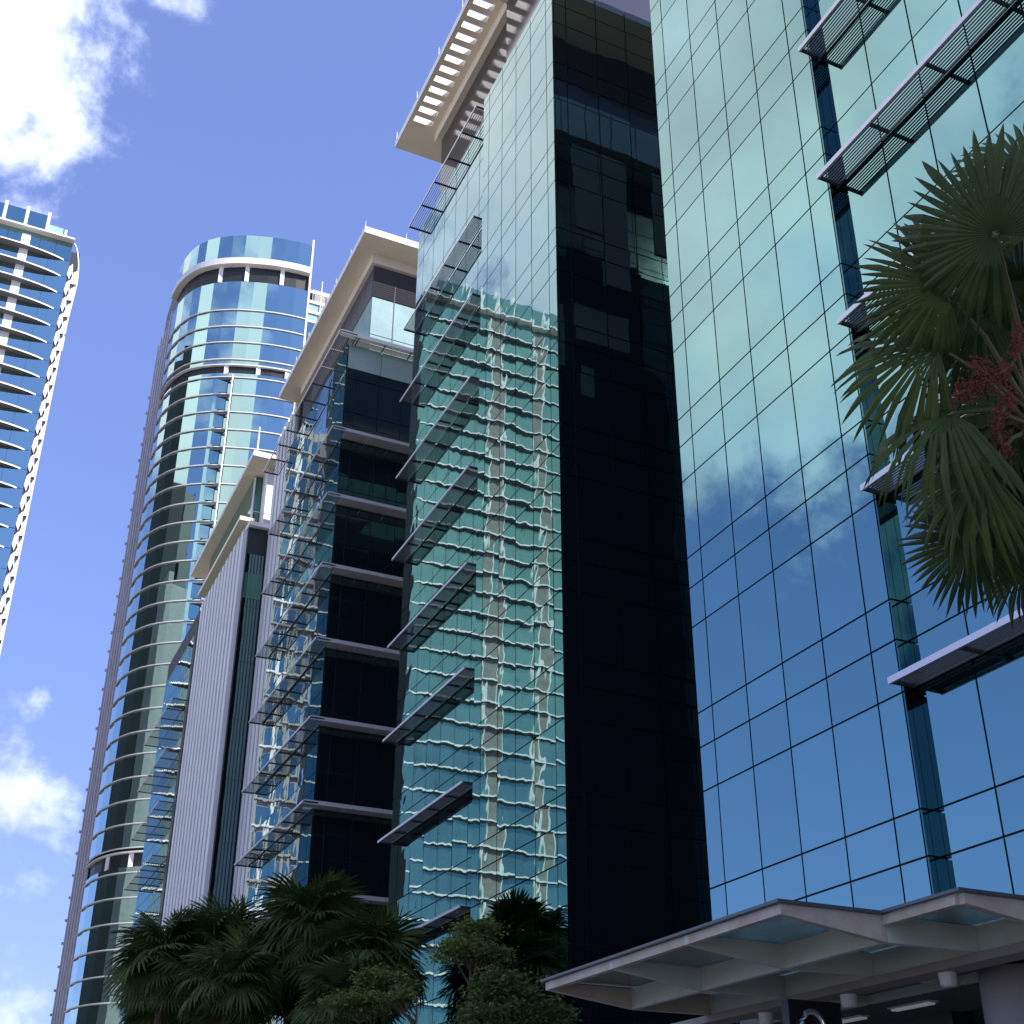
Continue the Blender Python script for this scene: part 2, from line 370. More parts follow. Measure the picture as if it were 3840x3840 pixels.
for k in range(9):   # far side of the penthouse: glazing and grey wall panels that the next block mirrors
    x = 17.7+k*1.4
    block('pane', 'glass_pent', D, x, x+1.33, 22.81, 22.84, 47.2, 50.2)
    if k % 3 != 1: block('panel', 'teal_panel', D, x, x+1.36, 23.90, 23.96, (38.2, 36.9, 41.0)[k % 3], 45.9)
    if k in (0, 1): block('pane', 'glass_green', D, x+0.3, x+0.9, 23.97, 23.99, 39.0, 41.5)
for x0, x1, z0, z1 in ((17.0, 19.9, 33.2, 36.3), (20.4, 23.0, 34.8, 36.6), (16.9, 17.6, 31.2, 33.0), (20.6, 21.2, 32.0, 33.4), (19.0, 19.5, 29.3, 31.9)):
    block('panel', 'teal_panel', D, x0, x1, 23.90, 23.95, z0, z1)
rs = roof_slab(D, 15.6, 34, 6.5, 25.2, 54.2)

# ---- E: the row goes on behind the camera; its shade lies over the palm and the canopy
E_ = thing('office_block', 'glass office block of the same row behind the viewer, only its shade in view', 'building', (25, -7.5, 0), 'row of glass office blocks')
build('core', MB().box(XF+0.055, 34, -15.4, 0.7, 0, PAR-0.1), 'backing', E_)
panes(E_, street_panes(XF, cuts(-15.4, 0.7, 0.6), 0.3, PAR, 'glass_flat')+cross_panes(0.71, 1, cuts(XF+0.04, 34, 0.6), 0.3, PAR, 'glass_dark'))
penthouse(E_, -14.5, -0.3, 17.5); roof_slab(E_, 15.6, 34, -16.6, 2.0, 54.2)

# ---- C: block behind it, pergola roof with slots
C = thing('office_block', 'tall mirror-glass office block with slotted pergola roof reflecting a banded tower', 'building', (25, 38.8, 0), 'row of glass office blocks')
CY0, CJ, CY1, XC = 30.83, 37.66, 46.88, 16.42
build('core', MB().box(XF+0.055, 34, CY0+0.06, CJ-0.02, 0, PAR-0.1).box(XC+0.055, 34, CJ-0.02, CY1-0.06, 0, PAR-0.1), 'backing', C)
it = street_panes(XF, [CY0, 31.42, 32.84, 34.24, 35.62, 37.01, CJ], 0.4, PAR, 'glass')
it += street_panes(XC, [CJ+0.02, 39.0, 40.4, 41.8, 43.2, 44.6, 46.0, CY1], 0.4, PAR, 'glass')
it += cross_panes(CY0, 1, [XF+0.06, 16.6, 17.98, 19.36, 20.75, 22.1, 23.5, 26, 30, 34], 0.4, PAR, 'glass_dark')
panes(C, it, jitter=0.0020)
build('end_wall', MB().box(XC+0.06, 34, CY1-0.05, CY1-0.01, 0, PAR), 'glass_dark', C)
build('jog_wall', MB().box(XF+0.02, XC+0.06, CJ-0.02, CJ-0.003, 0, PAR), 'glass_strip', C)
for k in range(-1, 8): sunshade(C, 38.15, 46.72, 15.80, 16.38, 10.60+k*FL, nsl=7, bays=5, sw=0.016)
sunshade(C, 38.1, 46.72, 15.80, 16.9, 46.62, nsl=9, bays=5)
penthouse(C, 31.8, 46.9, 17.5, CJ)
build('roof_beam', MB().box(17.18, 17.498, CJ, 47.2, 53.5, 54.198).box(16.7, 17.09, 31, CJ-0.02, 53.5, 54.198), 'soffit', C)
sl = []
y = 46.9
while y > 30.5: sl.append((y-0.41, y)); y -= 0.732
rs = roof_slab(C, 15.6, 34, 29.6, 49.05, 54.2, slots=(15.80, 16.86, sl))
spikes(rs, [(15.6, 48.9-k*3.1, 54.64) for k in range(6)])

# ---- B: third block, balconies of louvres wrapping its near corner
B = thing('office_block', 'dark-sided glass office block with pale ledges wrapping its corner and a beige overhanging roof', 'building', (25, 63.4, 0), 'row of glass office blocks')
BY0, BY1 = 57.1, 69.7
build('core', MB().box(XF+0.055, 34, BY0+0.06, BY1-0.06, 0, PAR-0.1), 'backing', B)
it = street_panes(XF, cuts(BY0, BY1, 0.63), 0.4, PAR, 'glass')
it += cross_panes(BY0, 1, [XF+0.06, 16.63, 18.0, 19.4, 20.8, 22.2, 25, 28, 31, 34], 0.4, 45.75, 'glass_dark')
panes(B, it, jitter=0.002)
build('end_wall', MB().box(XF+0.06, 34, BY1-0.05, BY1-0.01, 0, PAR), 'glass_dark', B)
for k in range(9):
    block('panel', 'glass_pent', B, 16.09+k*2.0, 16.06+(k+1)*2.0, BY0-0.02, BY0+0.055, 44.9, PAR)
for k in range(-1, 8):
    z = 10.60+k*FL
    sunshade(B, 56.2, 69.6, 15.22, 15.98, z, nsl=7, bays=7, sw=0.016)
    mb = MB().box(15.29, 24, 56.2, 56.27, z-0.10, z+0.10)
    lg = build('ledge', mb, 'aluminium', B)
    for q in range(5): block('soffit_panel', 'aluminium', B, 16.02+q*1.38, 16.02+q*1.38+1.34, 56.28, BY0-0.03, z-0.05, z-0.02)
z = 46.62
sunshade(B, 56.2, 73, 15.22, 16.3, z, nsl=8, bays=9, edge='white_paint')
build('ledge', MB().box(15.29, 24, 56.2, 56.28, z-0.12, z+0.12).box(15.35, 24, 56.28, 56.62, z-0.02, z+0.02), 'white_paint', B)
for q in range(5): block('slat', 'slat', B, 16.0, 24, 56.70+q*0.085, 56.735+q*0.085, z-0.05, z+0.02)
for q in range(5): block('bracket', 'frame_dark', B, 16.4+q*1.6, 16.45+q*1.6, 56.29, BY0+0.02, z-0.10, z-0.055)
ph = build('penthouse', MB().box(17.56, 33, 57.96, 73, PAR-0.1, 54.2), 'backing', B)
for q in range(9):
    x = 17.5+q*1.42 if q else 17.5
    block('pane', 'glass_pent', B, x+0.02, x+1.40, 57.90, 57.955, 46.6, 48.3)
    block('pane', 'glass_pent', B, x+0.02, x+1.40, 57.90, 57.955, 48.36, 51.1)
    block('mullion', 'frame_dark', B, x+1.40, x+1.44, 57.86, 57.95, 46.6, 53.4)
for q in range(14):
    block('louvre_blade', 'louvre_dark', B, 17.5, 32, 57.86, 57.95, 51.2+q*0.165, 51.2+q*0.165+0.11, rot=(R(25), 0, 0))
for q in range(9):
    y = 58.0+q*1.4
    block('pane', 'glass_strip' if q > 2 else 'glass_pent', B, 17.50, 17.555, y, y+1.36, 46.6, 51.1)
    block('louvre_panel', 'louvre_dark', B, 17.50, 17.555, y, y+1.38, 51.2, 53.4)
build('roof_beam', MB().box(17.3, 33, 57.65, 57.99, 53.5, 54.198).box(17.3, 17.6, 58.0, 73, 53.5, 54.198), 'soffit', B)
rs = roof_slab(B, 16.25, 34, 56.1, 75.0, 54.2)
spikes(rs, [(16.3, 56.2, 54.64), (18.9, 56.2, 54.64)]+[(16.3, 59+3*k, 54.64) for k in range(5)])
for k in range(5): build('roof_unit', MB().prism([(16.6, 58.5+k*3.2), (17.0, 58.5+k*3.2), (17.0, 60+k*3.2), (16.6, 60+k*3.2)], 54.64, 55.35).box(16.7, 16.9, 58.8+k*3.2, 59.7+k*3.2, 55.35, 55.5), 'louvre_dark', rs)

# ---- A: fourth block, vertical fins
A = thing('office_block', 'farthest block of the row, clad in pale vertical metal fins with a beige two-tier roof', 'building', (25, 92, 0), 'row of glass office blocks')
AY = 80.3
build('core', MB().box(XF+0.2, 34, AY+0.06, 95.4, 0, 46.3).box(XF+0.055, 34, 96.0, 109.0, 0, 46.3).box(17.75, 34, 74.5, AY+0.05, 0, 54.1), 'backing', A)
nf = 12
for k in range(nf):
    y = AY+0.3+k*(94.6-AY-0.3)/(nf-0.35)
    build('fin', MB().box(XF-0.14, XF+0.18, y, y+0.74, 0, 46.15), 'fin_metal', A); block('fin_joint', 'back_wall', A, XF+0.08, XF+0.19, y+0.742, y+1.18, 0, 45.95)
for k in range(5):
    y = 75.0+k*1.07
    build('fin', MB().box(17.55, 17.75, y, y+0.68, 0, 54.1), 'fin_metal', A); block('fin_joint', 'back_wall', A, 17.66, 17.752, y+0.682, y+1.06, 0, 54.0)
it = [(XF+0.22, 17.53, AY, AY+0.05, 2.0+k*FL, 2.0+(k+1)*FL-0.02, 'glass_dark') for k in range(10)]
it += street_panes(XF, cuts(96.0, 109.0, 0.9), 0.4, 44.5, 'glass')
panes(A, it, jitter=0.0012)
block('corner_pier', 'frame_dark', A, XF-0.15, XF+0.3, 95.0, 95.95, 0, 44.9)
block('spandrel', 'glass_green', A, XF+0.24, 17.52, AY-0.03, AY-0.002, 40.6, 42.6)
for k in range(-1, 8): sunshade(A, 96.2, 108.6, 14.75, 15.98, 8.9+k*FL, nsl=8, bays=5, sw=0.02)
block('terrace_slab', 'white_paint', A, 16.1, 17.9, AY-0.35, AY+1.2, 46.3, 46.62)
tr = build('terrace_rail', MB().tube([(16.25, AY-0.25, 47.5), (17.8, AY-0.25, 47.5)], [0.025, 0.025], 6).tube([(16.25, AY-0.25, 46.6), (16.25, AY-0.25, 47.5)], [0.03, 0.03], 6).tube([(17.0, AY-0.25, 46.6), (17.0, AY-0.25, 47.5)], [0.02, 0.02], 6), 'white_paint', A)
build('penthouse', MB().box(17.4, 33, 86.2, 102, 46.3, 54.2), 'glass_green', A)
build('core_wall', MB().box(18.05, 19.2, 84.6, 86.1, 46.3, 54.2), 'white_paint', A)
block('mullion', 'white_paint', A, 17.36, 17.46, 86.0, 86.2, 46.6, 54.0)
roof_slab(A, 16.5, 19.6, 83.2, 106, 54.2)
build('lower_roof', MB().box(16.42, 17.6, 85.4, 100.4, 49.6, 49.95), 'soffit', A)
build('roof_mast', MB().tube([(16.9, 84.0, 54.6), (16.9, 84.0, 57.4)], [0.09, 0.05], 6), 'white_paint', A)

# ------------------------------------------------------------------ curved banded tower closing the street
T = thing('curved_tower', 'round-cornered blue glass tower with thin white bands at every floor, end of street', 'tower', (38, 212, 0))
ctrl = [(47.0, 200.0), (44.4, 200.1), (41.5, 200.5), (38.9, 201.1), (36.4, 201.9), (33.9, 202.8), (31.5, 204.0), (29.1, 205.6), (27.0, 207.6), (25.7, 209.6), (24.6, 212.3), (23.9, 215.3), (23.6, 219.3)]
ctrl = ctrl[::-1]               # left to right
def off(pts, o_):
    res = []
    for i, p in enumerate(pts):
        a, b = pts[max(i-1, 0)], pts[min(i+1, len(pts)-1)]; dx, dy = b[0]-a[0], b[1]-a[1]; l = math.hypot(dx, dy)
        res.append((p[0]+dy/l*o_, p[1]-dx/l*o_))
    return res
def refine(pts, n):
    o = []
    for i in range(len(pts)-1):
        p0, p1, p2, p3 = pts[max(i-1, 0)], pts[i], pts[i+1], pts[min(i+2, len(pts)-1)]
        for k in range(n):
            t = k/n; q = []
            for c in (0, 1): q.append(0.5*(2*p1[c]+(p2[c]-p0[c])*t+(2*p0[c]-5*p1[c]+4*p2[c]-p3[c])*t*t+(3*p1[c]-p0[c]-3*p2[c]+p3[c])*t**3))
            o.append(tuple(q))
    return o+[pts[-1]]
fine = refine(ctrl, 3)
def curve_wall(pts, z0, z1, depth):
    return MB().prism(list(pts)+off(pts, -depth)[::-1], z0, z1)
def shell(pts, z0, z1, t): 
    mb = MB()
    for a, b in zip(pts[:-1], pts[1:]): mb.strip(a, b, z0, z1, t)
    return mb
build('core', MB().prism(off(ctrl, -0.35)+[(47, 235), (24.2, 236)], 0, 181), 'backing', T)
bands = [54.2+3.98*k for k in range(24)] + [150.0, 154.1, 158.0, 162.0]
low = [50.2-3.98*k for k in range(12)]
items = []; pane_specs = []
segs = list(zip(ctrl[:-1], ctrl[1:]))
def tower_panes(z0, z1):
    for i, (a, b) in enumerate(segs): pane_specs.append((i, a, b, z0+0.06, z1-0.06))
allb = sorted(low+bands)
for z in allb:
    nxt = [q for q in allb if q > z+0.1]
    top = nxt[0] if nxt else 169.3
    if abs(z-50.2) < 0.05: tower_panes(z, z+1.0); continue
    if abs(z-145.7) < 0.3: tower_panes(z, z+1.1); tower_panes(148.9, 150.0); continue
    tower_panes(z, top)
tower_panes(174.8, 181.3)
pane_specs.sort(key=lambda q: -(q[4] > 20)*((q[3]) + 4*abs(6-q[0])*0))
shared = {}
rest = MB()
cnt = 0
for (i, a, b, z0, z1) in sorted(pane_specs, key=lambda q: -(q[4]-q[3])*math.hypot(q[2][0]-q[1][0], q[2][1]-q[1][1])*(1 if q[3] > 28 else 0)*(1 if q[3] > 75 or q[1][0] < 33 else 0.1)):
    if cnt < 297 and z0 > 28:
        key = (i, round(z1-z0, 2))
        mx, my = (a[0]+b[0])/2, (a[1]+b[1])/2
        if key not in shared: shared[key] = MB().strip((a[0]-mx, a[1]-my), (b[0]-mx, b[1]-my), 0, z1-z0, 0.1).mesh('tower_pane', 'glass_sky')
        link('pane', shared[key], T, (mx, my, z0), rot=(random.gauss(0, .0012), random.gauss(0, .0012), random.gauss(0, .0025))); cnt += 1
    else: rest.strip(a, b, z0, z1, 0.1)
o = build('pane_field', rest, 'glass_sky', T); o['kind'] = 'stuff'
bout, bin_ = off(fine, 0.26), off(fine, 0.02)
bmesh_ = None
for z in allb:
    if bmesh_ is None:
        bmesh_ = MB().prism(bout+bin_[::-1], -0.09, 0.09).mesh('band', 'white_paint')
    link('floor_band', bmesh_, T, (0, 0, z))
build('crown_band', MB().prism(off(fine, 0.9)+off(fine, -0.6)[::-1], 173.2, 174.7), 'white_paint', T)
build('crown_louvre', curve_wall(off(fine, -0.5), 169.4, 173.2, 0.3), 'crown_grille', T)
build('refuge_soffit', MB().prism(off(fine, 0.2)+off(fine, -3)[::-1], 148.6, 148.85), 'white_paint', T)
build('refuge_soffit', MB().prism(off(fine, 0.2)+off(fine, -3)[::-1], 53.4, 53.65), 'white_paint', T)
build('refuge_wall', curve_wall(off(fine, -1.5), 146.7, 148.6, 0.3), 'glass_strip', T)
build('refuge_wall', curve_wall(off(fine, -1.5), 51.3, 53.4, 0.3), 'glass_strip', T)
for z0, z1, idx in ((146.6, 148.6, (20, 27, 33)), (51.1, 53.4, (8, 14, 20)), (169.4, 173.2, (16, 22, 30))):
    for i in idx:
        p = off(fine, -0.4)[min(i, len(fine)-1)]; block('column', 'white_paint', T, p[0]-0.4, p[0]+0.4, p[1]-0.3, p[1]+0.3, z0, z1)
# folded corner bays: a pane turned out of the facade with a dark triangular soffit above it
pa, pb = (31.9, 203.78), (33.9, 202.8)
for k in range(15):
    z = 145.7-3.98*(k+1)
    p_in = (33.7, 204.6)
    bay = build('bay_window', MB().strip((pa[0]+0.1, pa[1]-0.75), (p_in[0], p_in[1]-1.95), z+0.3, z+3.0, 0.06), 'glass_blue', T)
    build('bay_soffit', MB().prism([(pa[0]+0.1, pa[1]-0.72), (pb[0]+0.35, pb[1]-0.95), (pb[0]+0.2, pb[1]+0.1)], z+3.02, z+3.3), 'louvre_dark', bay)
build('mast_rail', MB().tube([(34.4, 201.9, 82), (34.4, 201.9, 145.9)], [0.17, 0.17], 8), 'white_paint', T)
mb = MB()
build('side_wall', MB().prism([(23.6, 219.35), (23.75, 219.35), (23.5, 237), (23.35, 237)], 0, 170.5), 'grey_panel', T)
for k in range(5):
    y = 220.3+k*3.5; x = 23.58-(y-219.35)*0.012
    build('fin', MB().box(x-0.22, x-0.02, y, y+0.5, 0, 171+0.2*k), 'grey_panel', T)
for k in range(40): block('slab_edge', 'grey_panel', T, 23.0, 23.4, 236.4, 237.2, 4+k*3.98, 4.35+k*3.98)
build('edge_fin', MB().box(46.9, 47.25, 199.6, 200.4, 149, 182.4).box(46.2, 46.4, 199.6, 199.95, 60, 149), 'white_paint', T)
wg = thing('office_wing', 'lower glass wing with white railings stepping back behind the curved tower', 'building', (56, 213, 0))
build('wall', MB().box(47.3, 64, 203, 226, 0, 164.2), 'glass_blue', wg)
for k in range(36): block('floor_band', 'frame_dark', wg, 47.31, 64, 202.9, 202.98, 6+k*4.2, 6.12+k*4.2)
for k in range(4): block('parapet_rail', 'white_paint', wg, 48.2, 63, 205.0, 205.15, 165.5+k*2.6, 166.2+k*2.6)
block('screen', 'glass_pent', wg, 48.2, 63, 205.3, 205.5, 164.2, 171)
for k in range(6): block('rail_post', 'white_paint', wg, 48.3+k*2.6, 48.45+k*2.6, 204.9, 205.05, 164.2, 177-k*0.1)
block('plant_room', 'beige_wall', wg, 49.5, 62, 206.5, 222, 171, 175.6)

# ------------------------------------------------------------------ tower with lens-shaped ledges on the left, and its twin mirrored in the glass
def lens_ledge(xa, xb, y, depth, z, th=0.28):
    n = 18; pts = []
    for i in range(n+1):
        t = i/n; pts.append((xa+(xb-xa)*t, y-0.02-depth*(max(0, 1-(2*t-1)**2))**0.8))
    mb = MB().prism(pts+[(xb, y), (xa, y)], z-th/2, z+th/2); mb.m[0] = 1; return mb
def ledge_tower(name, label, xl, xr, y, floors, top, z0, pillars, posts, lattice, detail, ledge_in=1.1, depth=1.7, gm='glass_sky'):
    t = thing(name, label, 'tower', ((xl+xr)/2, y+8, 0))
    build('core', MB().box(xl, xr-0.05, y+0.12, y+24, 0, top), 'backing', t)
    zs = [top-4.6-4.0*k for k in range(floors)]
    xs = [xl]+[q for p in pillars for q in (p[0], p[1])]+[xr]
    xs = sorted(xs)
    bm_ = None; pm = {}
    for k, z in enumerate(zs):
        lo = z-4.0
        if lo < 0.3: break
        for i in range(0, len(xs)-1, 2):
            a, b = xs[i]+0.03, xs[i+1]-0.03
            if b-a < 0.3: continue
            n = max(1, round((b-a)/3.2)) if detail else 1
            for q in range(n): block('pane', gm, t, a+(b-a)*q/n+0.02, a+(b-a)*(q+1)/n-0.02, y, y+0.11, lo+0.05, z-0.05, rot=(random.gauss(0, .0018), 0, random.gauss(0, .0022)))
        if bm_ is None:
            mb = lens_ledge(xl+0.5, xr-ledge_in, y-0.01, depth, 0); ctr = (xl+xr)/2
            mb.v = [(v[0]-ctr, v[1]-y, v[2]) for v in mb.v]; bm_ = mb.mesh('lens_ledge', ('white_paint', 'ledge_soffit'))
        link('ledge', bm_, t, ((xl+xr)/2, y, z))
    for a, b, m_ in pillars: block('pillar', m_, t, a, b, y-0.25, y+0.1, 0, zs[0]+3.6)
    for a, b, m_ in pillars:
        if m_ == 'stone':
            block('pillar_edge', 'white_paint', t, a-0.22, a+0.0, y-0.5, y+0.05, 0, zs[0]+3.6); block('pillar_edge', 'white_paint', t, b, b+0.22, y-0.5, y+0.05, 0, zs[0]+3.6)
    n = max(1, round((xr-xl)/3.0))
    for q in range(n): block('pane', 'glass_blue', t, xl+(xr-xl)*q/n+0.03, xl+(xr-xl)*(q+1)/n-0.03, y, y+0.11, zs[0]+0.05, top-0.1)
    build('cornice', MB().box(xl-0.3, xr+0.15, y-1.4, y+0.2, top-0.1, top+0.25), 'white_paint', t)
    for x in posts: block('roof_post', 'white_paint', t, x-0.28, x+0.28, y-0.9, y-0.4, top+0.25, top+5.2)
    for a, b in zip(posts[:-1], posts[1:]): block('roof_screen', 'glass_blue', t, a+0.28, b-0.28, y-0.5, y-0.44, top+0.25, top+4.6)
    return t
t = ledge_tower('ledge_tower', 'blue glass tower at left edge with white lens-shaped ledges and a lattice corner', -22, 1.85, 211, 40, 173.6, 0,
    [(-7.5, -5.9, 'white_paint'), (-19, -17.4, 'white_paint')], [-19.4, -15.4, -11.4, -7.4, -3.4], True, True)
block('roof_screen', 'glass_pent', t, -3.1, -0.4, 210.6, 210.7, 173.9, 176.2)
block('roof_post', 'white_paint', t, -0.1, 0.35, 210.3, 210.7, 173.9, 175.8)
block('corner_backing', 'frame_dark', t, 1.86, 3.5, 211.0, 211.9, 0, 171.5)
ed = MB()
for i in range(24):
    z1 = 173.6-0.9*i; z0 = z1-0.9; f = lambda z: 2.0+2.1*math.sin(math.pi*min(1, (173.7-z)/21.0))**0.55*(1 if z > 160 else 1)
    e0, e1 = (f(z0) if z0 > 163 else max(3.55, 4.05-(163-z0)*0.04)), (f(z1) if z1 > 163 else max(3.55, 4.05-(163-z1)*0.04))
    ed.yprism([(e0-0.22, z0), (e0, z0), (e1, z1), (e1-0.22, z1)], 210.85, 211.3)
build('corner_edge', ed, 'white_paint', t)
build('corner_edge', MB().box(3.33, 3.55, 210.85, 211.3, 0, 152), 'white_paint', t)
for k in range(42):             # lattice: leaning white blades, one pair each floor
    z = 167.2-4.0*k
    if z < 2: break
    w = 3.75 if z > 150 else 3.3
    build('lattice_blade', MB().yprism([(1.88, z-1.4), (2.35, z-2.6), (2.75, z-0.2), (2.55, z+1.3), (2.0, z+0.4)], 210.8, 210.99), 'white_paint', t)
    build('lattice_blade', MB().yprism([(2.55, z-3.6), (w, z-3.4), (w, z+0.0), (3.05, z-0.7), (2.75, z-2.2)], 210.78, 210.97), 'white_paint', t)
    build('lattice_blade', MB().yprism([(2.45, z+0.0), (2.7, z-0.1), (3.25, z-2.6), (3.05, z-3.0)], 210.74, 210.775), 'aluminium', t)
tw = ledge_tower('ledge_tower', 'banded glass tower with stone pillars, seen only mirrored in the slotted-roof block', -63, -31, 178, 39, 157.6, 0,
    [(-48.6, -45.6, 'stone'), (-57.2, -55.2, 'stone')], [-61, -57.5, -54, -50.5, -47, -43.5, -40, -36.5, -33], False, True, ledge_in=0.3, depth=0.9, gm='glass_teal')
bt = thing('apartment_tower', 'beige apartment tower with rows of windows, seen only mirrored in the dark-sided block', 'tower', (-11.0, 189, 0))
build('wall', MB().box(-15.4, -7, 178.9, 200, 0, 122), 'beige_wall', bt)
for k in range(29):
    block('balcony', 'beige_wall' if k % 3 else 'white_paint', bt, -15.2, -6.9, 178.3, 178.88, 3.7+k*4.05, 4.0+k*4.05)
    for q in range(4): block('window', 'glass_blue', bt, -14.7+q*1.95, -13.5+q*1.95, 178.83, 178.89, 4.3+k*4.05, 7.0+k*4.05)
for q in range(3): block('pier', 'white_paint' if q == 1 else 'beige_wall', bt, -13.35+q*1.95, -12.9+q*1.95, 178.5, 178.89, 0, 123)
dk = thing('dark_glass_tower', 'dark slab tower with pale floor lines, seen only mirrored near the dark block corner', 'tower', (-21, 177.5, 0))
build('core', MB().box(-26, -15.6, 176.1, 178.8, 0, 150), 'backing', dk)
for k in range(37):
    block('floor_band', 'concrete', dk, -26.1, -15.5, 175.8, 176.05, 3.0+k*4.0, 3.25+k*4.0)
    for q in range(3): block('pane', 'glass_strip', dk, -25.9+q*3.45, -22.55+q*3.45, 176.0, 176.09, 3.3+k*4.0, 6.95+k*4.0)

# ------------------------------------------------------------------ entrance canopy
K = thing('entrance_canopy', 'stepped entrance canopy of rusty pale steel beams and green glass panes', 'canopy', (13, 15, 0))
zc = 5.0
xl = [9.5, 11.05, 12.6, 14.2]; yl = [4.2, 5.6, 7.0, 8.4, 9.8, 11.25, 12.65, 14.75, 16.85, 19.0]
cells = []
for i in range(3):
    for j in range(9):
        if i == 0 and j < 6: continue
        if i == 1 and j < 5: continue
        cells.append((xl[i], xl[i+1], yl[j], yl[j+1]))
for a, b, c, d_ in cells:
    if a < 12.5: block('pane', 'canopy_glass', K, a-0.02 if a == 9.5 else a+0.012, b-0.012, c+0.012, d_-0.012, zc+0.02, zc+0.045)
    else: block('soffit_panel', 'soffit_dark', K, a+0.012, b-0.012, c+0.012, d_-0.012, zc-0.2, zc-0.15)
def node(x, y): return 0.12 if (x < 9.6 or (x < 11.1 and y < 12.6)) else 0.33
def beam(x0, y0, x1, y1, m):
    d0, d1 = node(x0, y0), node(x1, y1); w = 0.05; mb = MB()
    if x0 == x1: pts = [(x0-w, y0), (x0+w, y0), (x0+w, y1), (x0-w, y1)]; dd = (d0, d0, d1, d1)
    else: pts = [(x0, y0-w), (x1, y0-w), (x1, y0+w), (x0, y0+w)]; dd = (d0, d1, d1, d0)
    mb.v = [(p[0], p[1], zc-q) for p, q in zip(pts, dd)]+[(p[0], p[1], zc) for p in pts]
    mb.f = [(0, 3, 2, 1), (4, 5, 6, 7), (0, 1, 5, 4), (1, 2, 6, 5), (2, 3, 7, 6), (3, 0, 4, 7)]; mb.m = [0]*6
    return build('beam', mb, m, K)
for i, x in enumerate(xl):
    for j in range(9):
        adj = [c for c in cells if (abs(c[0]-x) < .01 or abs(c[1]-x) < .01) and abs(c[2]-yl[j]) < .01]
        if adj: beam(x, yl[j]+0.052, x, yl[j+1]-0.052, 'steel_paint' if len(adj) == 1 and i < 3 else 'steel_pale')
for j, y in enumerate(yl):
    for i in range(3):
        adj = [c for c in cells if (abs(c[2]-y) < .01 or abs(c[3]-y) < .01) and abs(c[0]-xl[i]) < .01]
        if adj: beam(xl[i]-(0.05 if i == 0 else -0.003), y, xl[i+1]-0.003, y, 'steel_paint' if len(adj) == 1 else 'steel_pale')
# glass edge flashing along the outer steps
fl = MB().box(9.38, 9.44, 12.55, 19.1, zc+0.012, zc+0.05).box(9.44, 11.05, 12.55, 12.6, zc+0.012, zc+0.05).box(10.94, 11.0, 11.15, 12.54, zc+0.012, zc+0.05).box(11.0, 14.2, 11.15, 11.2, zc+0.012, zc+0.05)
build('edge_flashing', fl, 'canopy_edge', K)
build('spine_beam', MB().box(12.5, 12.92, 4.2, 20.2, zc-0.45, zc-0.335).box(12.66, 12.9, 4.2, 19.0, zc-0.33, zc+0.05), 'soffit_warm', K)
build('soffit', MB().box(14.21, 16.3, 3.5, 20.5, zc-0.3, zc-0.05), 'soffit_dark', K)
for y in (11.3, 13.45, 15.55, 17.65, 19.8):
    dl = thing('downlight', 'round pale downlight under the canopy beam', 'lamp', (12.75, y, zc-0.62), 'downlights under the canopy')
    dl['label'] = {11.3: 'round downlight nearest the right edge of the canopy', 13.45: 'large round downlight hanging below the second canopy step', 15.55: 'round downlight in the middle of the canopy beam', 17.65: 'small round downlight left of the canopy middle', 19.8: 'leftmost small downlight near the far tip of the canopy'}[y]
    build('housing', MB().tube([(12.75, y, zc-0.45), (12.75, y, zc-0.62)], [0.125, 0.11], 16), 'lamp_body', dl)
    build('lens', MB().tube([(12.75, y, zc-0.62), (12.75, y, zc-0.635)], [0.085, 0.08], 16), 'lamp_body', dl)
lo = thing('porch_roof', 'low pale porch roof under the far tip of the entrance canopy', 'canopy', (14, 22.5, 0))
build('roof_sheet', MB().box(10.6, 17, 20.9, 26.5, 3.92, 4.0), 'steel_pale', lo)
build('edge_beam', MB().box(10.5, 10.62, 20.8, 26.6, 3.8, 4.06).box(10.62, 17, 20.8, 20.9, 3.8, 4.06), 'steel_paint', lo)
for y in (21.2, 26.2): build('post', MB().tube([(15.3, y, 0), (15.3, y, 3.92)], [0.09, 0.09], 10), 'steel_pale', lo)
pl = at_y(3790, 3760, 13.6)
cl = thing('entrance_column', 'thick round pale column under the right end of the canopy', 'column', (14.08, 13.6, 0))
build('shaft', MB().tube([(14.08, 13.6, 0), (14.08, 13.6, 4.72)], [0.46, 0.46], 28), 'column', cl, True)
build('base', MB().tube([(14.08, 13.6, 0), (14.08, 13.6, 0.25)], [0.55, 0.55], 28), 'column', cl)
bd = thing('sign_pylon', 'black glossy sign pylon with a chrome arch emblem under the canopy', 'sign', (11.85, 15.25, 0))
px0, px1 = 11.38, 12.3
build('board', MB().box(px0, px1, 15.2, 15.34, 0, 4.36), 'black_board', bd)
arch = [(px0+0.36+0.2*math.cos(R(a)), 15.17, 3.98+0.22*math.sin(R(a))) for a in range(-40, 221, 20)]
build('arch_emblem', MB().tube(arch, [0.05]*len(arch), 8), 'chrome', bd, True)
build('edge_trim', MB().box(px0-0.012, px0-0.003, 15.19, 15.35, 0, 4.36), 'frame_dark', bd)
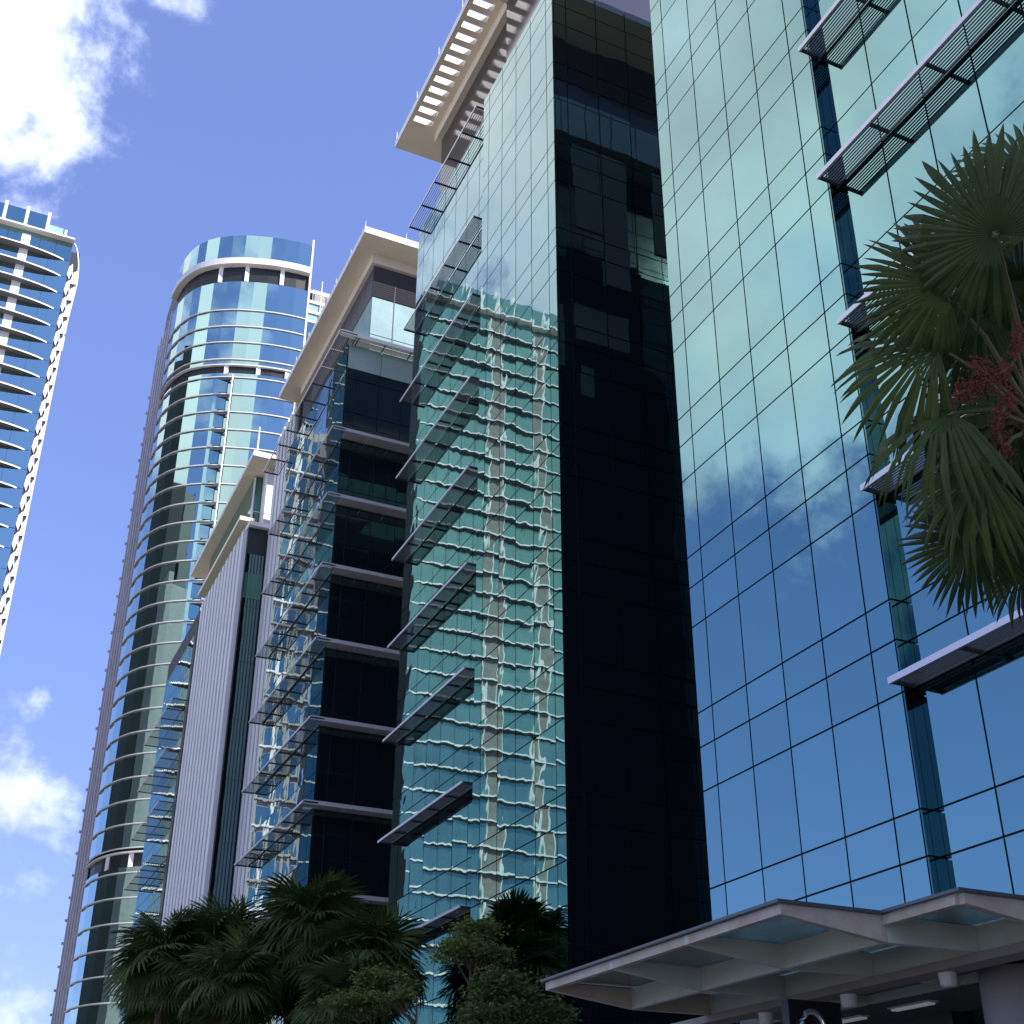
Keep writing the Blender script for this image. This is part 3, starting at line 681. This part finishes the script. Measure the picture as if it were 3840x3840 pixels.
for i, (x, y) in enumerate(((13.9, 20.6), (15.0, 18.4), (14.9, 16.6), (15.4, 20.2), (15.6, 15.2))):
    ll = thing('ceiling_lamp', ['short strip lamp at the far end of the lobby ceiling', 'strip lamp on the lobby ceiling beside the sign pylon', 'strip lamp on the lobby ceiling right of the sign pylon', 'strip lamp deep in the lobby beyond the pylon', 'strip lamp on the lobby ceiling nearest the round column'][i], 'lamp', (x, y, 4.66), 'strip lamps on the lobby ceiling')
    build('diffuser', MB().box(x-0.07, x+0.07, y-0.45, y+0.45, 4.63, 4.655), 'lamp_tube', ll); build('tray', MB().box(x-0.1, x+0.1, y-0.5, y+0.5, 4.66, 4.69), 'lamp_body', ll)

# ------------------------------------------------------------------ fan palms
def fan_mesh(name, nseg, spread, rj, seed, droop=0.25, fold=0.25, cup=0.1):
    """blade with unit radius: hub at origin, axis +Y, normal +Z"""
    rnd = random.Random(seed); mb = MB(); half = R(spread)/2
    da = 2*half/nseg
    for i in range(nseg):
        a = -half+da*(i+0.5); L_ = (0.80+0.2*math.cos(a*0.55))*rnd.uniform(0.9, 1.05)
        side = abs(a)/half; tw = rnd.uniform(-0.03, 0.03)
        dr = droop*rnd.uniform(0.6, 1.5)*(0.6+0.7*side)
        def P(r, ang, up=0.0):
            z = -dr*max(0, r-0.35)**1.7*1.9 + cup*r*(1-r)*2 - fold*r*side**2*0.5 + up
            return (r*math.sin(ang)*L_, r*math.cos(ang)*L_, z*L_)
        n = len(mb.v); hw = da*0.5
        j = rj*rnd.uniform(0.85, 1.1)
        st = [0.04, j*0.5, j, j+(1-j)*0.4, j+(1-j)*0.75]
        wid = [1.0, 1.0, 0.97, 0.66, 0.34]
        for r, w in zip(st, wid):
            ww = hw*w*(1 if r <= j else (j/r)*1.12)
            mb.v += [P(r, a-ww+tw*max(0, r-j)), P(r, a+tw*max(0, r-j), 0.018*r+0.004), P(r, a+ww+tw*max(0, r-j))]
        mb.v.append(P(1.0, a+tw*(1-j)))
        for q in range(4):
            b = n+q*3
            mb.f += [(b, b+1, b+4, b+3), (b+1, b+2, b+5, b+4)]; mb.m += [0, 0]
        b = n+12; mb.f += [(b, b+1, n+15), (b+1, b+2, n+15)]; mb.m += [0, 0]
    return mb.mesh(name, 'palm_leaf')
FANS = [fan_mesh('fan_blade', 40, 290, 0.68, 3, 0.4), fan_mesh('fan_blade', 30, 200, 0.68, 5, 0.6, 0.5), fan_mesh('fan_blade', 28, 180, 0.7, 9, 0.45, 0.6), fan_mesh('fan_blade', 36, 245, 0.68, 12, 0.6, 0.35)]
FANS_LO = [fan_mesh('fan_blade', 38, 280, 0.66, 21, 0.3), fan_mesh('fan_blade', 34, 240, 0.64, 22, 0.45, 0.4), fan_mesh('fan_blade', 36, 290, 0.66, 23, 0.55, 0.3)]
def orient(axis, normal):
    y = axis.normalized(); z = (normal-y*normal.dot(y)).normalized(); x = y.cross(z)
    return Matrix(((x.x, y.x, z.x), (x.y, y.y, z.y), (x.z, y.z, z.z))).to_euler()
def frond(parent, base, hub, axis, normal, rad, meshes):
    fr = link('frond', random.choice(meshes), parent, hub, orient(axis, normal), (rad, rad, rad))
    b = Vector(base); h = Vector(hub); mid = (b+h)/2+Vector((0, 0, (h-b).length*0.10))
    pm = MB().tube([tuple(b), tuple(mid), tuple(h+axis.normalized()*rad*0.1)], [0.024, 0.018, 0.011], 5)
    build('petiole', pm, 'petiole', parent)
    return fr
def palm_trunk(parent, base, top, r0, r1, seed):
    rnd = random.Random(seed); n = 14; pts, rr = [], []
    b, t_ = Vector(base), Vector(top)
    for i in range(n+1):
        k = i/n; p = b.lerp(t_, k)+Vector((0.10*math.sin(k*3+seed), 0.08*math.cos(k*2.6+seed), 0))*k*(1-k)*3
        pts.append(tuple(p)); rr.append((r0+(r1-r0)*k)*(1.06 if i % 2 else 0.97)*(1.35 if i == 0 else 1))
    build('trunk', MB().tube(pts, rr, 10), 'palm_bark', parent)
    mb = MB()   # old leaf bases below the crown
    for i in range(22):
        a = i*2.4; z = -0.1-0.055*i; c = t_+Vector((0, 0, z)); dirv = Vector((math.cos(a), math.sin(a), 0.9))
        mb.tube([tuple(c), tuple(c+dirv*0.16)], [0.045, 0.02], 4)
    build('leaf_bases', mb, 'palm_bark', parent)

# near palm at the right edge, crown in front of the nearest block
crown = at_dist(3880, 1560, 9.9)
NP = thing('fan_palm', 'large near fan palm with red fruit clusters at the right edge', 'palm tree', (crown.x, crown.y, 0), 'fan palms')
palm_trunk(NP, (crown.x+0.1, crown.y-0.05, 0), crown, 0.17, 0.11, 1)
tocam = (CAM-crown).normalized()
def px_axis(x0, y0, x1, y1): return (cr*(x1-x0)-cu*(y1-y0)).normalized()
near = [  # hub pixel, tip-direction pixel, radius px, distance, tilt of the blade towards the camera axis
    (3735, 880, 3520, 700, 395, 9.3, 0.85, 0), (3530, 1075, 3260, 1060, 330, 9.5, 0.8, 3), (3520, 1300, 3140, 1410, 430, 9.6, 0.6, 2),
    (3571, 1549, 3270, 1740, 410, 9.4, 0.45, 1), (3690, 1770, 3420, 1960, 360, 9.4, 0.55, 1), (3650, 2020, 3470, 2130, 290, 9.6, 0.8, 3),
    (3815, 1955, 3740, 2100, 250, 9.9, 0.6, 3), (3850, 2120, 3780, 2240, 240, 10.2, 0.6, 1), 
    (3790, 1210, 3700, 1320, 310, 10.6, 0.7, 3), (3900, 860, 3960, 700, 390, 10.0, 0.7, 0), (3960, 1250, 4200, 1200, 390, 10.2, 0.6, 1),
    (3980, 1700, 4250, 1800, 380, 10.2, 0.6, 1), (3760, 1500, 3640, 1560, 320, 10.9, 0.6, 3), (3800, 1800, 3700, 1900, 330, 10.7, 0.6, 3), (3860, 700, 3840, 500, 330, 10.8, 0.5, 0), (3770, 1050, 3640, 1180, 330, 10.4, 0.6, 3),
    (3860, 1440, 3740, 1560, 330, 10.3, 0.6, 1), (3830, 1640, 3700, 1700, 340, 10.5, 0.6, 3), (3790, 1330, 3660, 1290, 300, 10.8, 0.5, 3), (3860, 1880, 3790, 2000, 300, 10.3, 0.6, 1),
    (3680, 1180, 3520, 1240, 320, 10.2, 0.6, 3), (3780, 1620, 3640, 1660, 330, 10.0, 0.5, 3), (3720, 1880, 3560, 1960, 320, 10.1, 0.6, 3), (3840, 1100, 3760, 1000, 330, 10.5, 0.6, 3), (3860, 1560, 3760, 1480, 320, 10.1, 0.5, 3), (3870, 1750, 3800, 1820, 320, 10.0, 0.5, 3)]
for hx, hy, tx, ty, rp, dist, tilt, mi in near:
    hub = at_dist(hx, hy, dist); ax = px_axis(hx, hy, tx, ty)
    view = (CAM-hub).normalized(); nrm = (view*tilt+Vector((0, 0, 1))*(1-tilt)*1.0+Vector((random.uniform(-.2, .2), random.uniform(-.2, .2), 0))*0.6)
    ax = (ax+view*(-0.25+random.uniform(-.12, .12))).normalized()
    rad = rp*dist/F*0.95
    link('frond', FANS[mi], NP, hub, orient(ax, nrm), (rad, rad, rad))
    b = crown+Vector((random.uniform(-.06, .06), random.uniform(-.06, .06), random.uniform(-.25, .25))); mid = (b+hub)/2+Vector((0, 0, (hub-b).length*0.12))
    build('petiole', MB().tube([tuple(b), tuple(mid), tuple(hub), tuple(hub+ax*rad*0.25)], [0.022, 0.017, 0.012, 0.004], 6), 'petiole', NP)
rnd = random.Random(4)
ico = None
def berries(parent, pts):
    global ico
    if ico is None:
        ico = MB(); r = 0.009
        ico.v = [(r, 0, 0), (-r, 0, 0), (0, r, 0), (0, -r, 0), (0, 0, r), (0, 0, -r)]
        ico.f = [(0, 2, 4), (2, 1, 4), (1, 3, 4), (3, 0, 4), (2, 0, 5), (1, 2, 5), (3, 1, 5), (0, 3, 5)]
    mb = MB()
    for p in pts:
        s = rnd.uniform(0.8, 1.4); n = len(mb.v); mb.v += [(p[0]+v[0]*s, p[1]+v[1]*s, p[2]+v[2]*s) for v in ico.v]; mb.f += [tuple(i+n for i in f) for f in ico.f]; mb.m += [0]*8
    o = build('fruit_cluster', mb, 'fruit', parent); return o
for path, spread, n in ((((3800, 1370), (3680, 1440), (3590, 1480)), 38, 420), (((3790, 1480), (3740, 1600), (3775, 1720)), 34, 380), (((3830, 1230), (3810, 1330)), 22, 160), (((3650, 1360), (3700, 1400), (3790, 1480)), 30, 220)):
    pts = []; cl_ = [at_dist(x, y, 9.35) for x, y in path]
    for i in range(n):
        t = rnd.random()*(len(cl_)-1); k = min(int(t), len(cl_)-2); p = cl_[k].lerp(cl_[k+1], t-k); s = spread*9.35/F
        pts.append(p+Vector((rnd.gauss(0, s*.5), rnd.gauss(0, s*.5), rnd.gauss(0, s*.5))))
    o = berries(NP, pts); o['kind'] = 'stuff'; o['label'] = 'red berry cluster'
    build('fruit_stalk', MB().tube([tuple(crown)]+[tuple(p) for p in cl_], [0.012]*(len(cl_)+1), 5), 'petiole', NP)

# row of palms at the foot of the farther blocks
def small_palm(x, y, zt, rad, n, seed, label):
    rnd = random.Random(seed); random.seed(seed)
    p = thing('fan_palm', label, 'palm tree', (x, y, 0), 'fan palms')
    top = Vector((x+rnd.uniform(-.2, .2), y+rnd.uniform(-.2, .2), zt-0.4)); palm_trunk(p, (x, y, 0), top, 0.17, 0.13, seed)
    for i in range(n):
        az = i*2.399+rnd.uniform(-.2, .2); el = R(72-122*(i/(n-1))+rnd.uniform(-8, 8))
        dirv = Vector((math.cos(az)*math.cos(el), math.sin(az)*math.cos(el), math.sin(el)))
        pl_ = rad*rnd.uniform(0.40, 0.52); hub = top+dirv*pl_+Vector((0, 0, 0.2))
        ax = (dirv+Vector((0, 0, -0.25-0.3*(i/n)))).normalized()
        nrm = Vector((0, 0, 1))*(0.5+0.5*abs(math.cos(el)))-dirv*0.15*(1 if el > 0 else -1)+Vector((rnd.uniform(-.5, .5), rnd.uniform(-.5, .5), 0))
        if abs(nrm.normalized().dot(ax)) > 0.95: nrm = Vector((1, 0.2, 0.2))
        br = rad*rnd.uniform(0.50, 0.64)
        link('frond', FANS_LO[i % 3], p, hub, orient(ax, nrm), (br, br, br))
        build('petiole', MB().tube([tuple(top), tuple((top+hub)/2+Vector((0, 0, 0.06))), tuple(hub)], [0.03, 0.024, 0.015], 4), 'petiole', p)
P_ = [(7.75, 44, 9.3, 2.15, 'leftmost fan palm of the row, drooping beside the banded tower'), (9.75, 44.5, 9.75, 2.2, 'second fan palm from the left in the row below the fins'),
      (12.0, 42, 10.35, 2.3, 'tallest fan palm of the row, before the dark block'), (13.75, 40, 9.1, 2.15, 'rightmost fan palm of the row, beside the mirror-glass block'),
      (10.9, 47.5, 9.4, 2.1, 'fan palm half hidden behind the second and third palms'), (11.7, 36.5, 7.2, 1.7, 'short fan palm low in front of the row'), (9.0, 40.5, 8.2, 1.8, 'lower fan palm at the left front of the row'),
      (12.6, 46.0, 9.6, 2.1, 'fan palm at the back between the tallest and the rightmost palm'), (8.5, 47.5, 8.6, 2.0, 'fan palm at the back behind the leftmost palm')]
for i, (x, y, z, r_, lb) in enumerate(P_): small_palm(x, y, z, r_, 38, 40+i, lb)

# ------------------------------------------------------------------ broadleaf trees with flat tiers
def leafy_tree(name, x, y, h, tiers, label, seed, group='small broadleaf street trees', nleaf=1):
    rnd = random.Random(seed)
    t = thing(name, label, 'tree', (x, y, 0), group)
    ht = tiers[-1][2]
    build('trunk', MB().tube([(x, y, 0), (x+.06, y, h*.35), (x-.04, y+.05, h*.7), (x, y, ht)], [0.085, 0.065, 0.045, 0.02], 8), 'bark', t)
    br = MB(); lv = MB()
    for (cx_, cy_, cz, rx, rz, dens_) in tiers:
        nb = 6
        for k in range(nb):
            a = 2*math.pi*k/nb+rnd.uniform(-.3, .3); e = rx*rnd.uniform(.6, .95)
            p0 = (x, y, cz-0.45-rnd.random()*0.5); p1 = (cx_+math.cos(a)*e*.5, cy_+math.sin(a)*e*.5, cz-rz*0.5); p2 = (cx_+math.cos(a)*e, cy_+math.sin(a)*e, cz+rnd.uniform(-.1, .1))
            br.tube([p0, p1, p2], [0.026, 0.017, 0.007], 5)
        for c in range(int(95*rx*rx*dens_)):      # twig clusters of small leaves
            a = rnd.random()*2*math.pi; q = rx*math.sqrt(rnd.random())*rnd.uniform(.9, 1.12)*(0.82+0.26*math.sin(3*a+seed)+0.14*math.sin(7*a))
            edge = q/rx
            cc = Vector((cx_+math.cos(a)*q, cy_+math.sin(a)*q, cz+rnd.gauss(0, rz*0.45)*(1.2-0.6*edge)+rz*0.3*(1-edge)))
            for m_ in range(rnd.randint(22, 40)):
                p = cc+Vector((rnd.gauss(0, .13), rnd.gauss(0, .13), rnd.gauss(0, .07)))
                d1 = Vector((rnd.gauss(0, 1), rnd.gauss(0, 1), rnd.gauss(0.2, .5))).normalized(); d2 = d1.cross(Vector((rnd.gauss(0, 1), rnd.gauss(0, 1), rnd.gauss(0, 1)))).normalized()
                l = rnd.uniform(.04, .07); w = l*0.5; n = len(lv.v)
                lv.v += [tuple(p-d1*l), tuple(p+d2*w), tuple(p+d1*l), tuple(p-d2*w)]; lv.f.append((n, n+1, n+2, n+3)); lv.m.append(0)
    build('branches', br, 'bark', t)
    o = build('crown', lv, 'tree_leaf', t)
T1 = (12.45, 29.2)
leafy_tree('tiered_tree', T1[0], T1[1], 6.6, [(T1[0]-.05, T1[1], 7.4, .95, .26, 1.3), (T1[0]+.1, T1[1]+.1, 7.95, .6, .24, 1.2)], 'slim tiered tree in front of the mirror-glass block', 71)
leafy_tree('tiered_tree', 12.2, 26.6, 4.4, [(12.1, 26.6, 4.8, 1.5, .5, 1.1), (12.25, 26.6, 5.5, 1.4, .5, 1.2), (12.0, 26.5, 6.1, .8, .35, 1.1)], 'bushy round tree left of the canopy tip', 72)
leafy_tree('tiered_tree', 11.05, 32.4, 6.2, [(10.75, 32.4, 6.45, 1.05, .28, 1.3), (11.3, 32.3, 7.1, .8, .28, 1.2)], 'tiered tree standing before the palm trunks', 73)
leafy_tree('tiered_tree', 10.3, 30.2, 4.2, [(10.3, 30.2, 4.45, 1.5, .32, 1.2), (10.1, 30.2, 4.9, .9, .28, 1.1)], 'low spreading tree at the bottom edge below the palms', 74)
leafy_tree('tiered_tree', 11.75, 31.0, 5.6, [(11.3, 31.2, 6.5, .55, .22, 1.0)], 'thin bare-stemmed sapling between the trees', 75)
